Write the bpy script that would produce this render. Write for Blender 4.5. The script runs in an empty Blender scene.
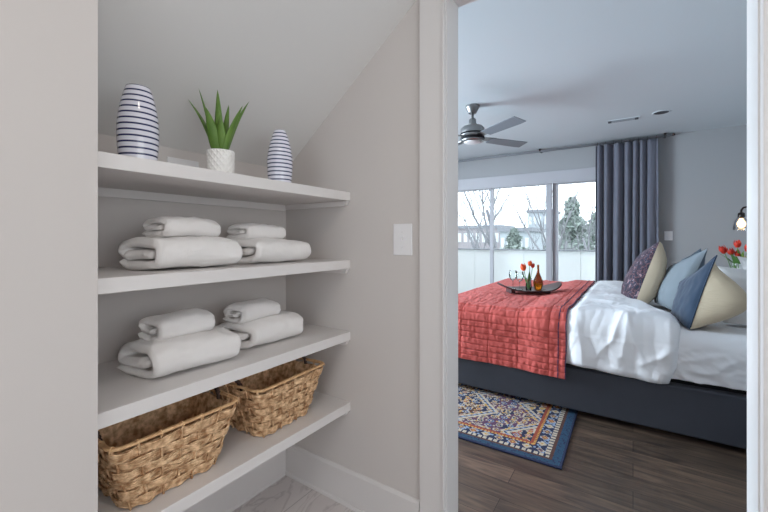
import bpy, math, random
from mathutils import Vector, Matrix, noise
PI=math.pi; sin=math.sin; cos=math.cos
SC=bpy.context.scene; COL=SC.collection
rnd=random.Random(7)
YAW=math.atan(249/371.4)
RT=Vector((cos(YAW),sin(YAW),0))          # horizontal direction across the view
H=1.13                                    # eye height
# ------------------------------------------------------------ mesh helpers
class MB:
    def __init__(s): s.v=[]; s.f=[]; s.sm=[]
    def add(s,vs,fs,smooth=True):
        n=len(s.v); s.v+= [tuple(p) for p in vs]; s.f+=[tuple(i+n for i in f) for f in fs]; s.sm+=[smooth]*len(fs); return s
    def box(s,x0,x1,y0,y1,z0,z1):
        vs=[(x,y,z) for z in(z0,z1) for y in(y0,y1) for x in(x0,x1)]
        return s.add(vs,[(0,2,3,1),(4,5,7,6),(0,1,5,4),(2,6,7,3),(0,4,6,2),(1,3,7,5)],False)
    def lathe(s,prof,seg=32,c=(0,0,0),cap=True,axis=None):
        vs=[];n=len(prof)
        for r,z in prof:
            for k in range(seg):
                a=2*PI*k/seg; vs.append((c[0]+r*cos(a),c[1]+r*sin(a),c[2]+z))
        fs=[]
        for i in range(n-1):
            for k in range(seg):
                k2=(k+1)%seg; fs.append((i*seg+k,i*seg+k2,(i+1)*seg+k2,(i+1)*seg+k))
        if cap:
            fs.append(tuple(range(seg))[::-1]); fs.append(tuple((n-1)*seg+k for k in range(seg)))
        return s.add(vs,fs)
    def tube(s,pts,rad,seg=8,cap=True,flat=1.0):
        pts=[Vector(p) for p in pts]; n=len(pts)
        rads=rad if isinstance(rad,(list,tuple)) else [rad]*n
        vs=[]; t0=(pts[1]-pts[0]).normalized()
        up=Vector((0,0,1)) if abs(t0.z)<.9 else Vector((1,0,0))
        nrm=(up-t0*up.dot(t0)).normalized()
        for i,p in enumerate(pts):
            t=(pts[min(i+1,n-1)]-pts[max(i-1,0)])
            if t.length<1e-9: t=t0.copy()
            t.normalize()
            nrm=(nrm-t*nrm.dot(t))
            if nrm.length<1e-6: nrm=t.orthogonal()
            nrm.normalize(); b=t.cross(nrm)
            for k in range(seg):
                a=2*PI*k/seg; vs.append(p+(nrm*cos(a)+b*sin(a)*flat)*rads[i])
        fs=[]
        for i in range(n-1):
            for k in range(seg):
                k2=(k+1)%seg; fs.append((i*seg+k,i*seg+k2,(i+1)*seg+k2,(i+1)*seg+k))
        if cap: fs.append(tuple(range(seg))[::-1]); fs.append(tuple((n-1)*seg+k for k in range(seg)))
        return s.add(vs,fs)
    def loop(s,pts,rad,seg=5,flat=1.0):       # closed tube
        pts=[Vector(p) for p in pts]; n=len(pts); vs=[]
        for i,p in enumerate(pts):
            t=(pts[(i+1)%n]-pts[i-1]).normalized(); z=Vector((0,0,1)); b=t.cross(z).normalized(); z=b.cross(t)
            for k in range(seg):
                a=2*PI*k/seg; vs.append(p+(b*cos(a)*flat+z*sin(a))*rad)
        fs=[]
        for i in range(n):
            j=(i+1)%n
            for k in range(seg):
                k2=(k+1)%seg; fs.append((i*seg+k,i*seg+k2,j*seg+k2,j*seg+k))
        return s.add(vs,fs)
    def grid(s,fn,nu,nv,closeu=False,smooth=True):
        vs=[fn(i/(nu if closeu else nu-1),j/(nv-1)) for i in range(nu) for j in range(nv)]
        fs=[]
        for i in range(nu if closeu else nu-1):
            i2=(i+1)%nu
            for j in range(nv-1): fs.append((i*nv+j,i2*nv+j,i2*nv+j+1,i*nv+j+1))
        return s.add(vs,fs,smooth)
    def ball(s,c,r,seg=16,sc=(1,1,1)):
        n=seg//2
        def fn(u,v):
            a=2*PI*u; b=PI*v
            return (c[0]+r*sc[0]*sin(b)*cos(a),c[1]+r*sc[1]*sin(b)*sin(a),c[2]-r*sc[2]*cos(b))
        return s.grid(fn,seg,n+1,True)
    def prism(s,poly,z0,z1):
        n=len(poly); vs=[(x,y,z0) for x,y in poly]+[(x,y,z1) for x,y in poly]
        fs=[tuple(range(n))[::-1],tuple(range(n,2*n))]+[(i,(i+1)%n,n+(i+1)%n,n+i) for i in range(n)]
        return s.add(vs,fs,False)
def setp(o,**k):
    for a,b in k.items(): o[a]=b
def obj(name,mb,mat,parent=None,loc=(0,0,0),rot=(0,0,0),bevel=0,solid=0,weld=False,sub=0,**props):
    me=bpy.data.meshes.new(name); me.from_pydata(mb.v,[],mb.f); me.update()
    me.polygons.foreach_set('use_smooth',mb.sm)
    me.materials.append(mat)
    o=bpy.data.objects.new(name,me); COL.objects.link(o)
    o.location=loc; o.rotation_euler=rot
    if parent: o.parent=parent
    if weld: m=o.modifiers.new('w','WELD'); m.merge_threshold=1e-5
    if solid: m=o.modifiers.new('s','SOLIDIFY'); m.thickness=solid; m.offset=-1
    if bevel: m=o.modifiers.new('b','BEVEL'); m.width=bevel; m.segments=2; m.limit_method='ANGLE'
    if sub: m=o.modifiers.new('u','SUBSURF'); m.levels=sub; m.render_levels=sub
    setp(o,**props); return o
def struct(name,mb,mat,parent=None,**k):
    o=obj(name,mb,mat,parent,**k)
    if not parent: o['kind']='structure'
    return o
def thing(name,label,cat,loc=(0,0,0),rot=(0,0,0),group=None):
    o=bpy.data.objects.new(name,None); COL.objects.link(o); o.location=loc; o.rotation_euler=rot; o.empty_display_size=.05
    o['label']=label; o['category']=cat
    if group: o['group']=group
    return o
def smooth(a,b,x):
    t=min(max((x-a)/(b-a),0),1); return t*t*(3-2*t)
def nz(x,y,z,s=1.0): return noise.noise(Vector((x*s,y*s,z*s)))
# ------------------------------------------------------------ materials
class NT:
    def __init__(s,name):
        m=bpy.data.materials.new(name); m.use_nodes=True; s.m=m; s.t=m.node_tree; s.n=s.t.nodes; s.l=s.t.links
        s.b=s.n['Principled BSDF']; s.tc=s.n.new('ShaderNodeTexCoord')
    def node(s,typ,**k):
        n=s.n.new('ShaderNode'+typ)
        for a,v in k.items():
            if a in n.inputs: n.inputs[a].default_value=v
            else: setattr(n,a,v)
        return n
    def link(s,a,b): s.l.new(a,b)
def c4(c): return (c[0],c[1],c[2],1)
def srgb(r,g,b):
    f=lambda v:(v/255/12.92 if v/255<=.04045 else ((v/255+.055)/1.055)**2.4)
    return (f(r),f(g),f(b))
def mat(name,col,rough=.6,metal=0,bump=None,var=None,sheen=0,spec=None,emit=None,es=0,stretch=(1,1,1)):
    """bump=(scale,strength,distance)  var=(scale,colour2,amount)"""
    t=NT(name); t.b.inputs['Base Color'].default_value=c4(col); t.b.inputs['Roughness'].default_value=rough; t.b.inputs['Metallic'].default_value=metal
    if spec is not None: t.b.inputs['Specular IOR Level'].default_value=spec
    if sheen: t.b.inputs['Sheen Weight'].default_value=sheen; t.b.inputs['Sheen Roughness'].default_value=.4
    if emit: t.b.inputs['Emission Color'].default_value=c4(emit); t.b.inputs['Emission Strength'].default_value=es
    mp=t.node('Mapping'); mp.inputs['Scale'].default_value=stretch; t.link(t.tc.outputs['Object'],mp.inputs[0])
    if bump:
        n=t.node('TexNoise',Scale=bump[0],Detail=4.0); t.link(mp.outputs[0],n.inputs['Vector'])
        b=t.node('Bump',Strength=bump[1],Distance=bump[2]); t.link(n.outputs[0],b.inputs['Height']); t.link(b.outputs[0],t.b.inputs['Normal'])
    if var:
        n=t.node('TexNoise',Scale=var[0],Detail=5.0); t.link(mp.outputs[0],n.inputs['Vector'])
        r=t.node('ValToRGB'); r.color_ramp.elements[0].position=.5-var[2]; r.color_ramp.elements[1].position=.5+var[2]
        r.color_ramp.elements[0].color=c4(col); r.color_ramp.elements[1].color=c4(var[1])
        t.link(n.outputs[0],r.inputs[0]); t.link(r.outputs[0],t.b.inputs['Base Color'])
    return t.m
def glass(name,col=(1,1,1),ior=1.45,rough=0.0,tint=None):
    t=NT(name); f=t.node('Fresnel',IOR=ior); tr=t.node('BsdfTransparent'); tr.inputs[0].default_value=c4(tint or col); g=t.node('BsdfGlossy'); g.inputs['Roughness'].default_value=rough
    mx=t.node('MixShader'); t.link(f.outputs[0],mx.inputs[0]); t.link(tr.outputs[0],mx.inputs[1]); t.link(g.outputs[0],mx.inputs[2])
    t.link(mx.outputs[0],t.n['Material Output'].inputs[0]); return t.m
M={}
M['hallwall']=mat('hall wall paint',(.60,.562,.540),.85,bump=(120,.05,.001))
M['bedwall']=mat('bedroom wall paint',(.37,.375,.385),.85,bump=(120,.05,.001))
M['ceil']=mat('ceiling paint',(.64,.69,.72),.9)
M['hallceil']=mat('hall ceiling paint',(.70,.69,.675),.9)
M['trim']=mat('white trim paint',(.68,.655,.645),.45)
M['shelf']=mat('shelf paint',(.70,.672,.658),.5,bump=(60,.04,.001))
M['winframe']=mat('vinyl window frame',(.46,.46,.49),.4)
M['towel']=mat('terry cotton',(.88,.85,.83),.95,bump=(450,.9,.004),sheen=.3)
M['plate']=mat('switch plastic',(.80,.79,.80),.35)
M['pot']=mat('white pot glaze',(.82,.80,.77),.4)
M['aloe']=mat('aloe leaf',srgb(70,106,36),.45,var=(18,srgb(106,140,56),.25))
M['soil']=mat('pot soil',(.05,.035,.02),1)
M['wicker']=mat('seagrass weave',srgb(246,212,170),.7,var=(55,srgb(168,124,84),.16),bump=(300,.5,.002))
M['wickerdark']=mat('dark seagrass handle',srgb(62,42,34),.75,bump=(200,.5,.002))
M['rim']=mat('seagrass rim cord',srgb(232,194,146),.65,var=(60,srgb(196,150,106),.2))
M['charcoal']=mat('charcoal upholstery',srgb(62,64,73),.75,var=(3,srgb(52,54,62),.3),bump=(700,.25,.001),sheen=.15)
M['black']=mat('black fabric',(.012,.012,.015),.9)
M['sheet']=mat('white cotton sheet',(.88,.88,.90),.85,bump=(30,.15,.004))
M['duvet']=mat('white cotton duvet',(.90,.90,.92),.85,bump=(22,.2,.006))
M['coral']=mat('coral quilt cotton',srgb(202,86,78),.85,var=(9,srgb(208,96,88),.3),bump=(260,.3,.002),sheen=.15)
M['piping']=mat('navy piping',srgb(70,48,78),.8)
M['curtain']=mat('grey velvet curtain',srgb(112,114,126),.9,bump=(200,.2,.001),var=(40,srgb(104,106,118),.2),stretch=(1,1,.2),sheen=.25)
M['nickel']=mat('brushed nickel',(.30,.30,.30),.35,1)
M['darkmetal']=mat('dark bronze metal',(.06,.05,.045),.35,.9)
M['blade']=mat('grey fan blade',srgb(120,128,136),.5)
M['lens']=mat('frosted light lens',(.75,.75,.76),.5)
M['slot']=mat('dark vent slot',(.08,.08,.09),.8)
M['navy']=mat('navy velvet',srgb(24,48,72),.8,bump=(350,.2,.001),sheen=.35)
M['slate']=mat('slate blue linen',srgb(120,129,136),.9,bump=(500,.4,.001))
M['slate2']=mat('steel blue linen',srgb(88,102,116),.9,bump=(500,.4,.001))
M['beige']=mat('beige linen',srgb(206,190,164),.9,bump=(130,.8,.004),stretch=(.12,.12,1))
M['pillow']=mat('white pillowcase',(.80,.79,.78),.9,bump=(40,.2,.004))
M['tray']=mat('dark wood tray',srgb(50,28,30),.5,var=(20,srgb(84,52,52),.3),stretch=(1,5,1))
M['amber']=mat('amber glass',srgb(165,95,22),.1)
M['amber'].node_tree.nodes['Principled BSDF'].inputs['Transmission Weight'].default_value=.75
M['clear']=glass('clear glass',(.93,.96,.95))
M['pane']=glass('window pane',(.97,.98,.98),1.3)
M['stem']=mat('tulip stem',srgb(92,138,66),.5)
M['petal']=mat('orange tulip petal',srgb(238,112,48),.5,var=(30,srgb(226,70,44),.2))
M['petalred']=mat('red tulip petal',srgb(220,66,40),.5,var=(30,srgb(190,40,34),.2))
M['ceramic']=mat('white ceramic',(.8,.8,.8),.3)
M['bulb']=mat('glowing filament bulb',(1,.7,.4),.3,emit=(1,.55,.22),es=6)
M['walnut']=mat('walnut',srgb(92,66,50),.5,var=(14,srgb(70,48,36),.2),stretch=(1,8,1))
M['balcony']=mat('white balcony panel',(.85,.86,.84),.7)
M['cap']=mat('grey metal cap',(.22,.23,.25),.5)
M['deck']=mat('balcony deck',(.45,.45,.45),.8)
M['bark']=mat('bare bark',(.22,.22,.24),.9)
M['needle']=mat('evergreen needles',(.24,.29,.27),.9,var=(2,(.32,.37,.34),.2))
M['brickpale']=mat('pale brick',(.34,.31,.33),.9)
M['greybld']=mat('grey render',(.42,.46,.50),.9)
M['bldwin']=mat('building window',(.65,.68,.70),.4)
M['bldroof']=mat('dull roof',(.25,.26,.29),.9)
M['ground']=mat('winter ground',(.22,.24,.2),1,var=(.2,(.3,.3,.27),.2))
def striped(name,pitch):
    t=NT(name); sp=t.node('SeparateXYZ'); t.link(t.tc.outputs['Object'],sp.inputs[0])
    n=t.node('TexNoise',Scale=9.0); t.link(t.tc.outputs['Object'],n.inputs['Vector'])
    w=t.node('Math',operation='MULTIPLY_ADD'); t.link(n.outputs[0],w.inputs[0]); w.inputs[1].default_value=.003; t.link(sp.outputs[2],w.inputs[2])
    d=t.node('Math',operation='DIVIDE'); t.link(w.outputs[0],d.inputs[0]); d.inputs[1].default_value=pitch
    fr=t.node('Math',operation='FRACT'); t.link(d.outputs[0],fr.inputs[0])
    r=t.node('ValToRGB'); e=r.color_ramp.elements; white=c4(srgb(222,222,232)); blue=c4(srgb(44,50,92))
    e[0].position=0; e[0].color=white; e[1].position=.60; e[1].color=white
    for p,c in((.66,blue),(.90,blue),(.96,white)): x=e.new(p); x.color=c
    t.link(fr.outputs[0],r.inputs[0]); t.link(r.outputs[0],t.b.inputs['Base Color']); t.b.inputs['Roughness'].default_value=.12
    return t.m
M['stripe']=striped('striped glaze',.0156); M['stripe2']=striped('striped glaze small',.0147)
def floral():
    t=NT('dark floral print'); v=t.node('TexVoronoi',Scale=26.0); t.link(t.tc.outputs['Object'],v.inputs['Vector'])
    n=t.node('TexNoise',Scale=26.0,Detail=3.0,Distortion=.5); t.link(t.tc.outputs['Object'],n.inputs['Vector'])
    r=t.node('ValToRGB'); e=r.color_ramp.elements; e[0].position=.36; e[0].color=c4(srgb(30,38,56)); e[1].position=.46; e[1].color=c4(srgb(58,38,50))
    for p,c in((.50,srgb(110,78,84)),(.54,srgb(36,40,60)),(.60,srgb(44,50,70)),(.63,srgb(150,120,124))): x=e.new(p); x.color=c4(c)
    t.link(n.outputs[0],r.inputs[0])
    r2=t.node('ValToRGB'); r2.color_ramp.elements[0].position=.10; r2.color_ramp.elements[0].color=(1,1,1,1); r2.color_ramp.elements[1].position=.17; r2.color_ramp.elements[1].color=(0,0,0,1)
    t.link(v.outputs['Distance'],r2.inputs[0])
    mx=t.node('Mix',data_type='RGBA'); t.link(r2.outputs[0],mx.inputs[0]); t.link(r.outputs[0],mx.inputs[6]); mx.inputs[7].default_value=c4(srgb(134,132,146))
    t.link(mx.outputs[2],t.b.inputs['Base Color']); t.b.inputs['Roughness'].default_value=.85; return t.m
M['floral']=floral()
def wood():
    t=NT('dark oak planks'); br=t.node('TexBrick',Scale=1.0); t.link(t.tc.outputs['Object'],br.inputs['Vector'])
    br.inputs['Brick Width'].default_value=1.3; br.inputs['Row Height'].default_value=.125; br.inputs['Mortar Size'].default_value=.0012; br.inputs['Bias'].default_value=0
    br.inputs['Color1'].default_value=c4(srgb(86,74,65)); br.inputs['Color2'].default_value=c4(srgb(112,95,83)); br.inputs['Mortar'].default_value=c4(srgb(34,29,28)); br.offset=.37
    mp=t.node('Mapping'); mp.inputs['Scale'].default_value=(1.6,13,1); t.link(t.tc.outputs['Object'],mp.inputs[0])
    n=t.node('TexNoise',Scale=2.2,Detail=8.0,Distortion=1.2); t.link(mp.outputs[0],n.inputs['Vector'])
    r=t.node('ValToRGB'); e=r.color_ramp.elements; e[0].position=.3; e[0].color=(.42,.42,.45,1); e[1].position=.7; e[1].color=(1.25,1.15,1.05,1)
    t.link(n.outputs[0],r.inputs[0]); mx=t.node('Mix',data_type='RGBA',blend_type='MULTIPLY'); mx.inputs[0].default_value=1
    t.link(br.outputs[0],mx.inputs[6]); t.link(r.outputs[0],mx.inputs[7]); t.link(mx.outputs[2],t.b.inputs['Base Color'])
    t.b.inputs['Roughness'].default_value=.42
    b=t.node('Bump',Strength=.15,Distance=.002); t.link(n.outputs[0],b.inputs['Height']); t.link(b.outputs[0],t.b.inputs['Normal']); return t.m
M['wood']=wood()
def tile():
    t=NT('veined stone tile'); n=t.node('TexNoise',Scale=2.4,Detail=8.0,Distortion=2.5); 
    mp=t.node('Mapping'); mp.inputs['Scale'].default_value=(2.5,.9,1); mp.inputs['Rotation'].default_value=(0,0,.5); t.link(t.tc.outputs['Object'],mp.inputs[0]); t.link(mp.outputs[0],n.inputs['Vector'])
    r=t.node('ValToRGB'); e=r.color_ramp.elements; e[0].position=.3; e[0].color=c4(srgb(205,198,196)); e[1].position=.75; e[1].color=c4(srgb(206,199,197))
    for p,c in((.46,srgb(205,198,196)),(.50,srgb(184,176,175)),(.54,srgb(208,202,200))): x=e.new(p); x.color=c4(c)
    t.link(n.outputs[0],r.inputs[0])
    br=t.node('TexBrick',Scale=1.0); t.link(t.tc.outputs['Object'],br.inputs['Vector']); br.inputs['Brick Width'].default_value=.3; br.inputs['Row Height'].default_value=.61; br.inputs['Mortar Size'].default_value=.0025
    mx=t.node('Mix',data_type='RGBA'); t.link(br.outputs['Fac'],mx.inputs[0]); t.link(r.outputs[0],mx.inputs[6]); mx.inputs[7].default_value=c4(srgb(172,166,165))
    t.link(mx.outputs[2],t.b.inputs['Base Color']); t.b.inputs['Roughness'].default_value=.35; return t.m
M['tile']=tile()
def attrmat(name):
    t=NT(name); a=t.node('VertexColor',layer_name='Col'); n=t.node('TexNoise',Scale=160.0,Detail=3.0); t.link(t.tc.outputs['Object'],n.inputs['Vector'])
    r=t.node('ValToRGB'); r.color_ramp.elements[0].position=.3; r.color_ramp.elements[0].color=(.6,.6,.6,1); r.color_ramp.elements[1].position=.7; r.color_ramp.elements[1].color=(1.1,1.1,1.1,1); t.link(n.outputs[0],r.inputs[0])
    mx=t.node('Mix',data_type='RGBA',blend_type='MULTIPLY'); mx.inputs[0].default_value=1; t.link(a.outputs[0],mx.inputs[6]); t.link(r.outputs[0],mx.inputs[7])
    t.link(mx.outputs[2],t.b.inputs['Base Color']); t.b.inputs['Roughness'].default_value=.95
    b=t.node('Bump',Strength=.5,Distance=.003); t.link(n.outputs[0],b.inputs['Height']); t.link(b.outputs[0],t.b.inputs['Normal']); return t.m
M['rug']=attrmat('rug pile')
# ------------------------------------------------------------ setting
D=1.231; XB=-1.398; XS=-.997; D2=1.322; W=5.85; CH=2.44
JL=-.554; JR=.247; DH=2.016
XH=1.14; XW=-4.3                     # bedroom east and west walls
sl=lambda x:1.462+(x-XB)*.79        # slope of the stair underside
struct('floor',MB().box(-1.6,1.5,-2.4,D+.06,-.05,0),M['tile'])
struct('floor',MB().box(XW,XH,D+.06,W+.1,-.05,0),M['wood'])
struct('wall_nook',MB().box(XB-.1,XB,-2.4,D2,0,2.5),M['hallwall'])
struct('wall_middle',MB().box(XB,JL-.02,D,D2-.001,0,2.5).box(JR+.02,1.4,D,D2-.001,0,2.5).box(JL-.02,JR+.02,D,D2-.001,DH+.02,2.5),M['hallwall'])
struct('wall_left',MB().box(XB,XS+.018,-2.3,.3285,0,2.3),M['hallwall'])
struct('wall_right',MB().box(1.3,1.4,-2.3,-.9,0,2.5).box(1.3,1.4,.9,D,0,2.5).box(1.3,1.4,-.9,.9,0,.75).box(1.3,1.4,-.9,.9,1.75,2.5),M['hallwall'])
struct('added_window_side',MB().box(1.33,1.38,-.9,-.85,.75,1.75).box(1.33,1.38,.85,.9,.75,1.75).box(1.33,1.38,-.85,.85,.75,.80).box(1.33,1.38,-.85,.85,1.70,1.75).box(1.33,1.38,-.02,.02,.80,1.70),M['winframe'])  # added out of view, its opening lets fill light into the nook
struct('wall_back',MB().box(-1.4,-.6,-2.4,-2.3,0,2.5).box(1.0,1.4,-2.4,-2.3,0,2.5).box(-.6,1.0,-2.4,-2.3,0,.8).box(-.6,1.0,-2.4,-2.3,2.15,2.5),M['hallwall'])
struct('added_window_back',MB().box(-.6,-.55,-2.38,-2.33,.8,2.15).box(.95,1.0,-2.38,-2.33,.8,2.15).box(-.55,.95,-2.38,-2.33,.8,.85).box(-.55,.95,-2.38,-2.33,2.10,2.15).box(.18,.22,-2.38,-2.33,.85,2.10),M['winframe'])  # added behind the camera as an opening for soft hall light
xs=XB+(CH-1.462)/.79
struct('ceiling',MB().box(xs-.02,1.4,-2.4,D,CH,CH+.08),M['hallceil'])
m=MB(); vs=[]
for y in(-2.4,D): vs+=[(XB-.02,y,sl(XB-.02)),(xs,y,CH),(xs,y,CH+.1),(XB-.02,y,sl(XB-.02)+.1)]
m.add(vs,[(0,1,2,3),(4,7,6,5),(0,4,5,1),(1,5,6,2),(2,6,7,3),(3,7,4,0)],False); struct('ceiling',m,M['hallceil'])
struct('ceiling',MB().box(XW-.1,XH+.1,D2,W+.16,CH,CH+.08),M['ceil'])
struct('wall_middle',MB().box(XW,JL-.02,D2,D2+.012,0,CH).box(JR+.02,XH,D2,D2+.012,0,CH).box(JL-.02,JR+.02,D2,D2+.012,DH+.02,CH),M['bedwall'])
struct('wall_east',MB().box(XH,XH+.1,D2,W,0,CH),M['bedwall'])
# north wall with the glazed door opening
WX0,WX1,WZ=-2.80,-.12,1.985
struct('wall_north',MB().box(XW,WX0,W,W+.16,0,CH).box(WX1,XH+.1,W,W+.16,0,CH).box(WX0,WX1,W,W+.16,WZ,CH),M['bedwall'])
# west wall with an added opening, out of view, to boost the bedroom daylight
struct('wall_west',MB().box(XW-.1,XW,D2,1.5,0,CH).box(XW-.1,XW,3.3,W+.16,0,CH).box(XW-.1,XW,1.5,3.3,0,.3).box(XW-.1,XW,1.5,3.3,2.2,CH),M['bedwall'])
# baseboards
def bboard(name,x0,x1,y0,y1,axis,flip):
    m=MB(); h=.152; t=.012
    prof=[(0,0),(t,0),(t,h-.012),(t-.004,h-.004),(t-.009,h),(0,h)]
    shoe=[(t,0),(t+.006,0),(t+.005,.010),(t+.002,.014),(t,.014)]
    for pr in(prof,shoe):
        n=len(pr); vs=[]
        for e in(0,1):
            for d,z in pr:
                if axis=='x': vs.append((x0 if e==0 else x1,y0+flip*d,z))
                else: vs.append((x0+flip*d,y0 if e==0 else y1,z))
        m.add(vs,[tuple(range(n)),tuple(range(n,2*n))[::-1]]+[(i,n+i,n+(i+1)%n,(i+1)%n) for i in range(n)],False)
    return struct(name,m,M['trim'])
bboard('baseboard_middle',XB,JL-.107,D,D,'x',-1)
bboard('baseboard_nook',XB,XB,.3285,D,'y',1)
bboard('baseboard_north',WX1+.08,XH,W,W,'x',-1)
bboard('baseboard_east',XH,XH,D2+.012,W,'y',-1)
bboard('baseboard_left',XS+.018,XS+.018,-2.3,.3285,'y',1)
# door casing and jambs
def casing(name,x0,x1,z1,s):       # s=+1: inner edge at x1
    m=MB(); xi=x1 if s>0 else x0
    m.box(x0,x1,D-.018,D,0,z1)
    m.box(min(xi,xi-s*.007),max(xi,xi-s*.007),D-.024,D-.018,0,z1)
    return struct(name,m,M['trim'],bevel=.0015)
casing('trim_1',JL-.101,JL-.002,DH+.107,1)
casing('trim_2',JR+.004,JR+.109,DH+.107,-1)
struct('trim_3',MB().box(JL-.0015,JR+.0035,D-.018,D,DH+.002,DH+.107),M['trim'])
struct('trim_4',MB().box(JL-.02,JL,D,D2+.012,0,DH+.02).box(JL,JR,D,D2+.012,DH,DH+.02),M['trim'])
struct('trim_5',MB().box(JR,JR+.02,D,D2+.012,0,DH+.02),M['trim'])
struct('trim_6',MB().box(JL-.10,JL-.006,D2+.012,D2+.026,0,DH+.1).box(JR+.006,JR+.1,D2+.012,D2+.026,0,DH+.1).box(JL-.006,JR+.006,D2+.012,D2+.026,DH+.006,DH+.1),M['trim'])
# window (sliding glass doors)
win=bpy.data.objects.new('window_1',None); COL.objects.link(win); win['kind']='structure'; win.location=(0,W,0)
fr=MB().box(WX0-.09,WX1+.09,-.02,0,WZ-.05,2.115).box(WX0-.09,WX0,-.02,0,0,WZ-.05).box(WX1,WX1+.09,-.02,0,0,WZ-.05)
obj('casing',fr,M['winframe'],win,bevel=.003)
fr=MB().box(WX0,WX1,0,.12,WZ-.03,WZ).box(WX0,WX0+.04,0,.12,0,WZ-.03).box(WX1-.04,WX1,0,.12,0,WZ-.03).box(WX0+.04,WX1-.04,0,.12,0,.03)
obj('door_frame',fr,M['winframe'],win,bevel=.002)
def sash(x0,x1,gx0,gx1,y,zt=1.925,zb=.12):
    s=obj('glass_door',MB().box(x0,gx0,y,y+.045,.03,WZ-.032).box(gx1,x1,y,y+.045,.03,WZ-.032).box(gx0,gx1,y,y+.045,.03,zb).box(gx0,gx1,y,y+.045,zt,WZ-.032),M['winframe'],win,bevel=.002)
    obj('pane',MB().box(gx0,gx1,y+.02,y+.026,zb,zt),M['pane'],s)
sash(WX0+.04,-1.875,WX0+.10,-1.912,.06); sash(-1.873,-.985,-1.843,-1.062,.01); sash(-.983,WX1-.04,-.908,WX1-.10,.06)
obj('track',MB().box(-1.86,-1.0,-.006,.01,1.945,1.953).box(-1.872,-1.85,-.008,.01,1.93,1.953),M['cap'],win)
# ------------------------------------------------------------ shelves
SZ=[1.328,1.041,.737,.438]
labs=['topmost white wall shelf carrying the striped vases and the potted aloe','second white wall shelf from the top, holding towels at eye level','third white wall shelf from the top, holding towels just above the baskets','lowest white wall shelf, holding the two woven baskets']
for z,l in zip(SZ,labs):
    s=thing('wall_shelf',l,'shelf',(XB,.33,z-.036),group='white shelves in the wall nook')
    obj('shelf_board',MB().box(.0005,XS-XB,0,D-.33,0,.036),M['shelf'],s,bevel=.0015)
    m=MB().box(.0005,.018,0,D-.33-.019,-.028,-.0005); obj('back_cleat',m,M['shelf'],s)
    L=XS-XB
    m=MB(); yy=(D-.33-.018,D-.33-.0005); prof=[(.0005,-.0005),(L-.006,-.0005),(L-.014,-.018),(L-.022,-.022),(.0005,-.022)]
    m.add([(x,y,zz) for y in yy for x,zz in prof],[tuple(range(5)),tuple(range(5,10))[::-1]]+[(i,5+i,5+(i+1)%5,(i+1)%5) for i in range(5)],False)
    obj('end_cleat',m,M['shelf'],s)
# ------------------------------------------------------------ towels
def towel_mesh(Wd,Ht,L,t,seed,turns=1.6,shear=.05):
    m=MB(); n=96; K=46; P=[]
    th0=-PI*.80
    for i in range(n):
        th=i/(n-1)*turns*2*PI; k=th/(2*PI); k=k*.15 if k<.7 else .105+smooth(.7,1.0,k)*.895+max(0,k-1.0)
        a=max(Wd/2-t*.5-t*1.05*k,.004); b=max(Ht/2-t*.5-t*1.02*k,.0015)
        ang=th0+th; c_,s_=cos(ang),sin(ang); p=.72
        x=a*math.copysign(abs(c_)**p,c_); z=b*math.copysign(abs(s_)**p,s_)
        P.append((x-Wd/2,z+Ht/2))
    N=[]
    for i in range(n):
        q=P[min(i+1,n-1)]; r=P[max(i-1,0)]; dx,dz=q[0]-r[0],q[1]-r[1]; l=math.hypot(dx,dz) or 1; N.append((dz/l,-dx/l))
    ring=2*n
    vs=[]
    for j in range(K):
        e=j/(K-1); y=L*e
        ed=min(e,1-e)*L; tf=1.0
        if ed<.012: tf=math.sqrt(max(0,1-((.012-ed)/.012)**2))*.92+.08
        row=[]
        for side in(1,-1):
            idx=range(n) if side==1 else range(n-1,-1,-1)
            for i in idx:
                tip=min(i,n-1-i)/4.0; tt=t*.5*tf*(min(1,.72+tip*.28) if tip<1 else 1)*.90
                x=P[i][0]+N[i][0]*tt*side; z=P[i][1]+N[i][1]*tt*side
                k=i/(n-1)
                yy=y+(1 if e>.5 else -1)*(.010*nz(k*5+seed,seed,0)+.004*nz(k*21,seed,3))*(1 if ed<.03 else ed<.06 and .5 or 0)
                d=.0065*nz(x*14+seed,y*10,z*14)+.0028*nz(x*45,y*34+seed,z*45)
                # soft sag towards the ends
                sag=-.010*max(0,(z/Ht))*(abs(2*e-1)**4)
                yy+=shear*max(0,min(1,1+x/Wd))*(1-e)**2; vs_x=x+d; z2=max(z+d+sag,.0012+ (0 if side else 0)) if z>0 else .0012
                row.append((vs_x,yy,z2))
        vs+=row
    fs=[]
    for j in range(K-1):
        for i in range(ring):
            i2=(i+1)%ring; fs.append((j*ring+i,(j+1)*ring+i,(j+1)*ring+i2,j*ring+i2))
    for j,fl in((0,False),(K-1,True)):
        for i in range(n-1):
            f=(j*ring+i,j*ring+i+1,j*ring+ring-2-i,j*ring+ring-1-i); fs.append(f[::-1] if fl else f)
    m.add(vs,fs); return m
def towel(label,x,y,z,Wd,Ht,L,t,seed,rz=0,g='rolled white bath towels on the shelves',turns=1.6,ry=0):
    o=obj('towel',towel_mesh(Wd,Ht,L,t,seed,turns,.055 if L>.25 else .032),M['towel'],None,loc=(x,y,z),rot=(0,ry,rz))
    setp(o,label=label,category='towel',group=g); return o
G2='small rolled white hand towels'
T=.029
towel('thick white bath towel under a small one, left on the second shelf',-1.046,.440,1.0415,.190,.102,.300,T,1.3,-.03)
towel('thick white bath towel under a small one, right on the second shelf',-1.050,.762,1.0415,.190,.096,.296,T,5.7,.0)
towel('thick white bath towel under a small one, left on the third shelf',-1.062,.440,.7375,.200,.108,.298,T,9.1,-.06)
towel('thick white bath towel under a small one, right on the third shelf',-1.092,.765,.7375,.190,.104,.300,T,14.2,-.02)
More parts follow.
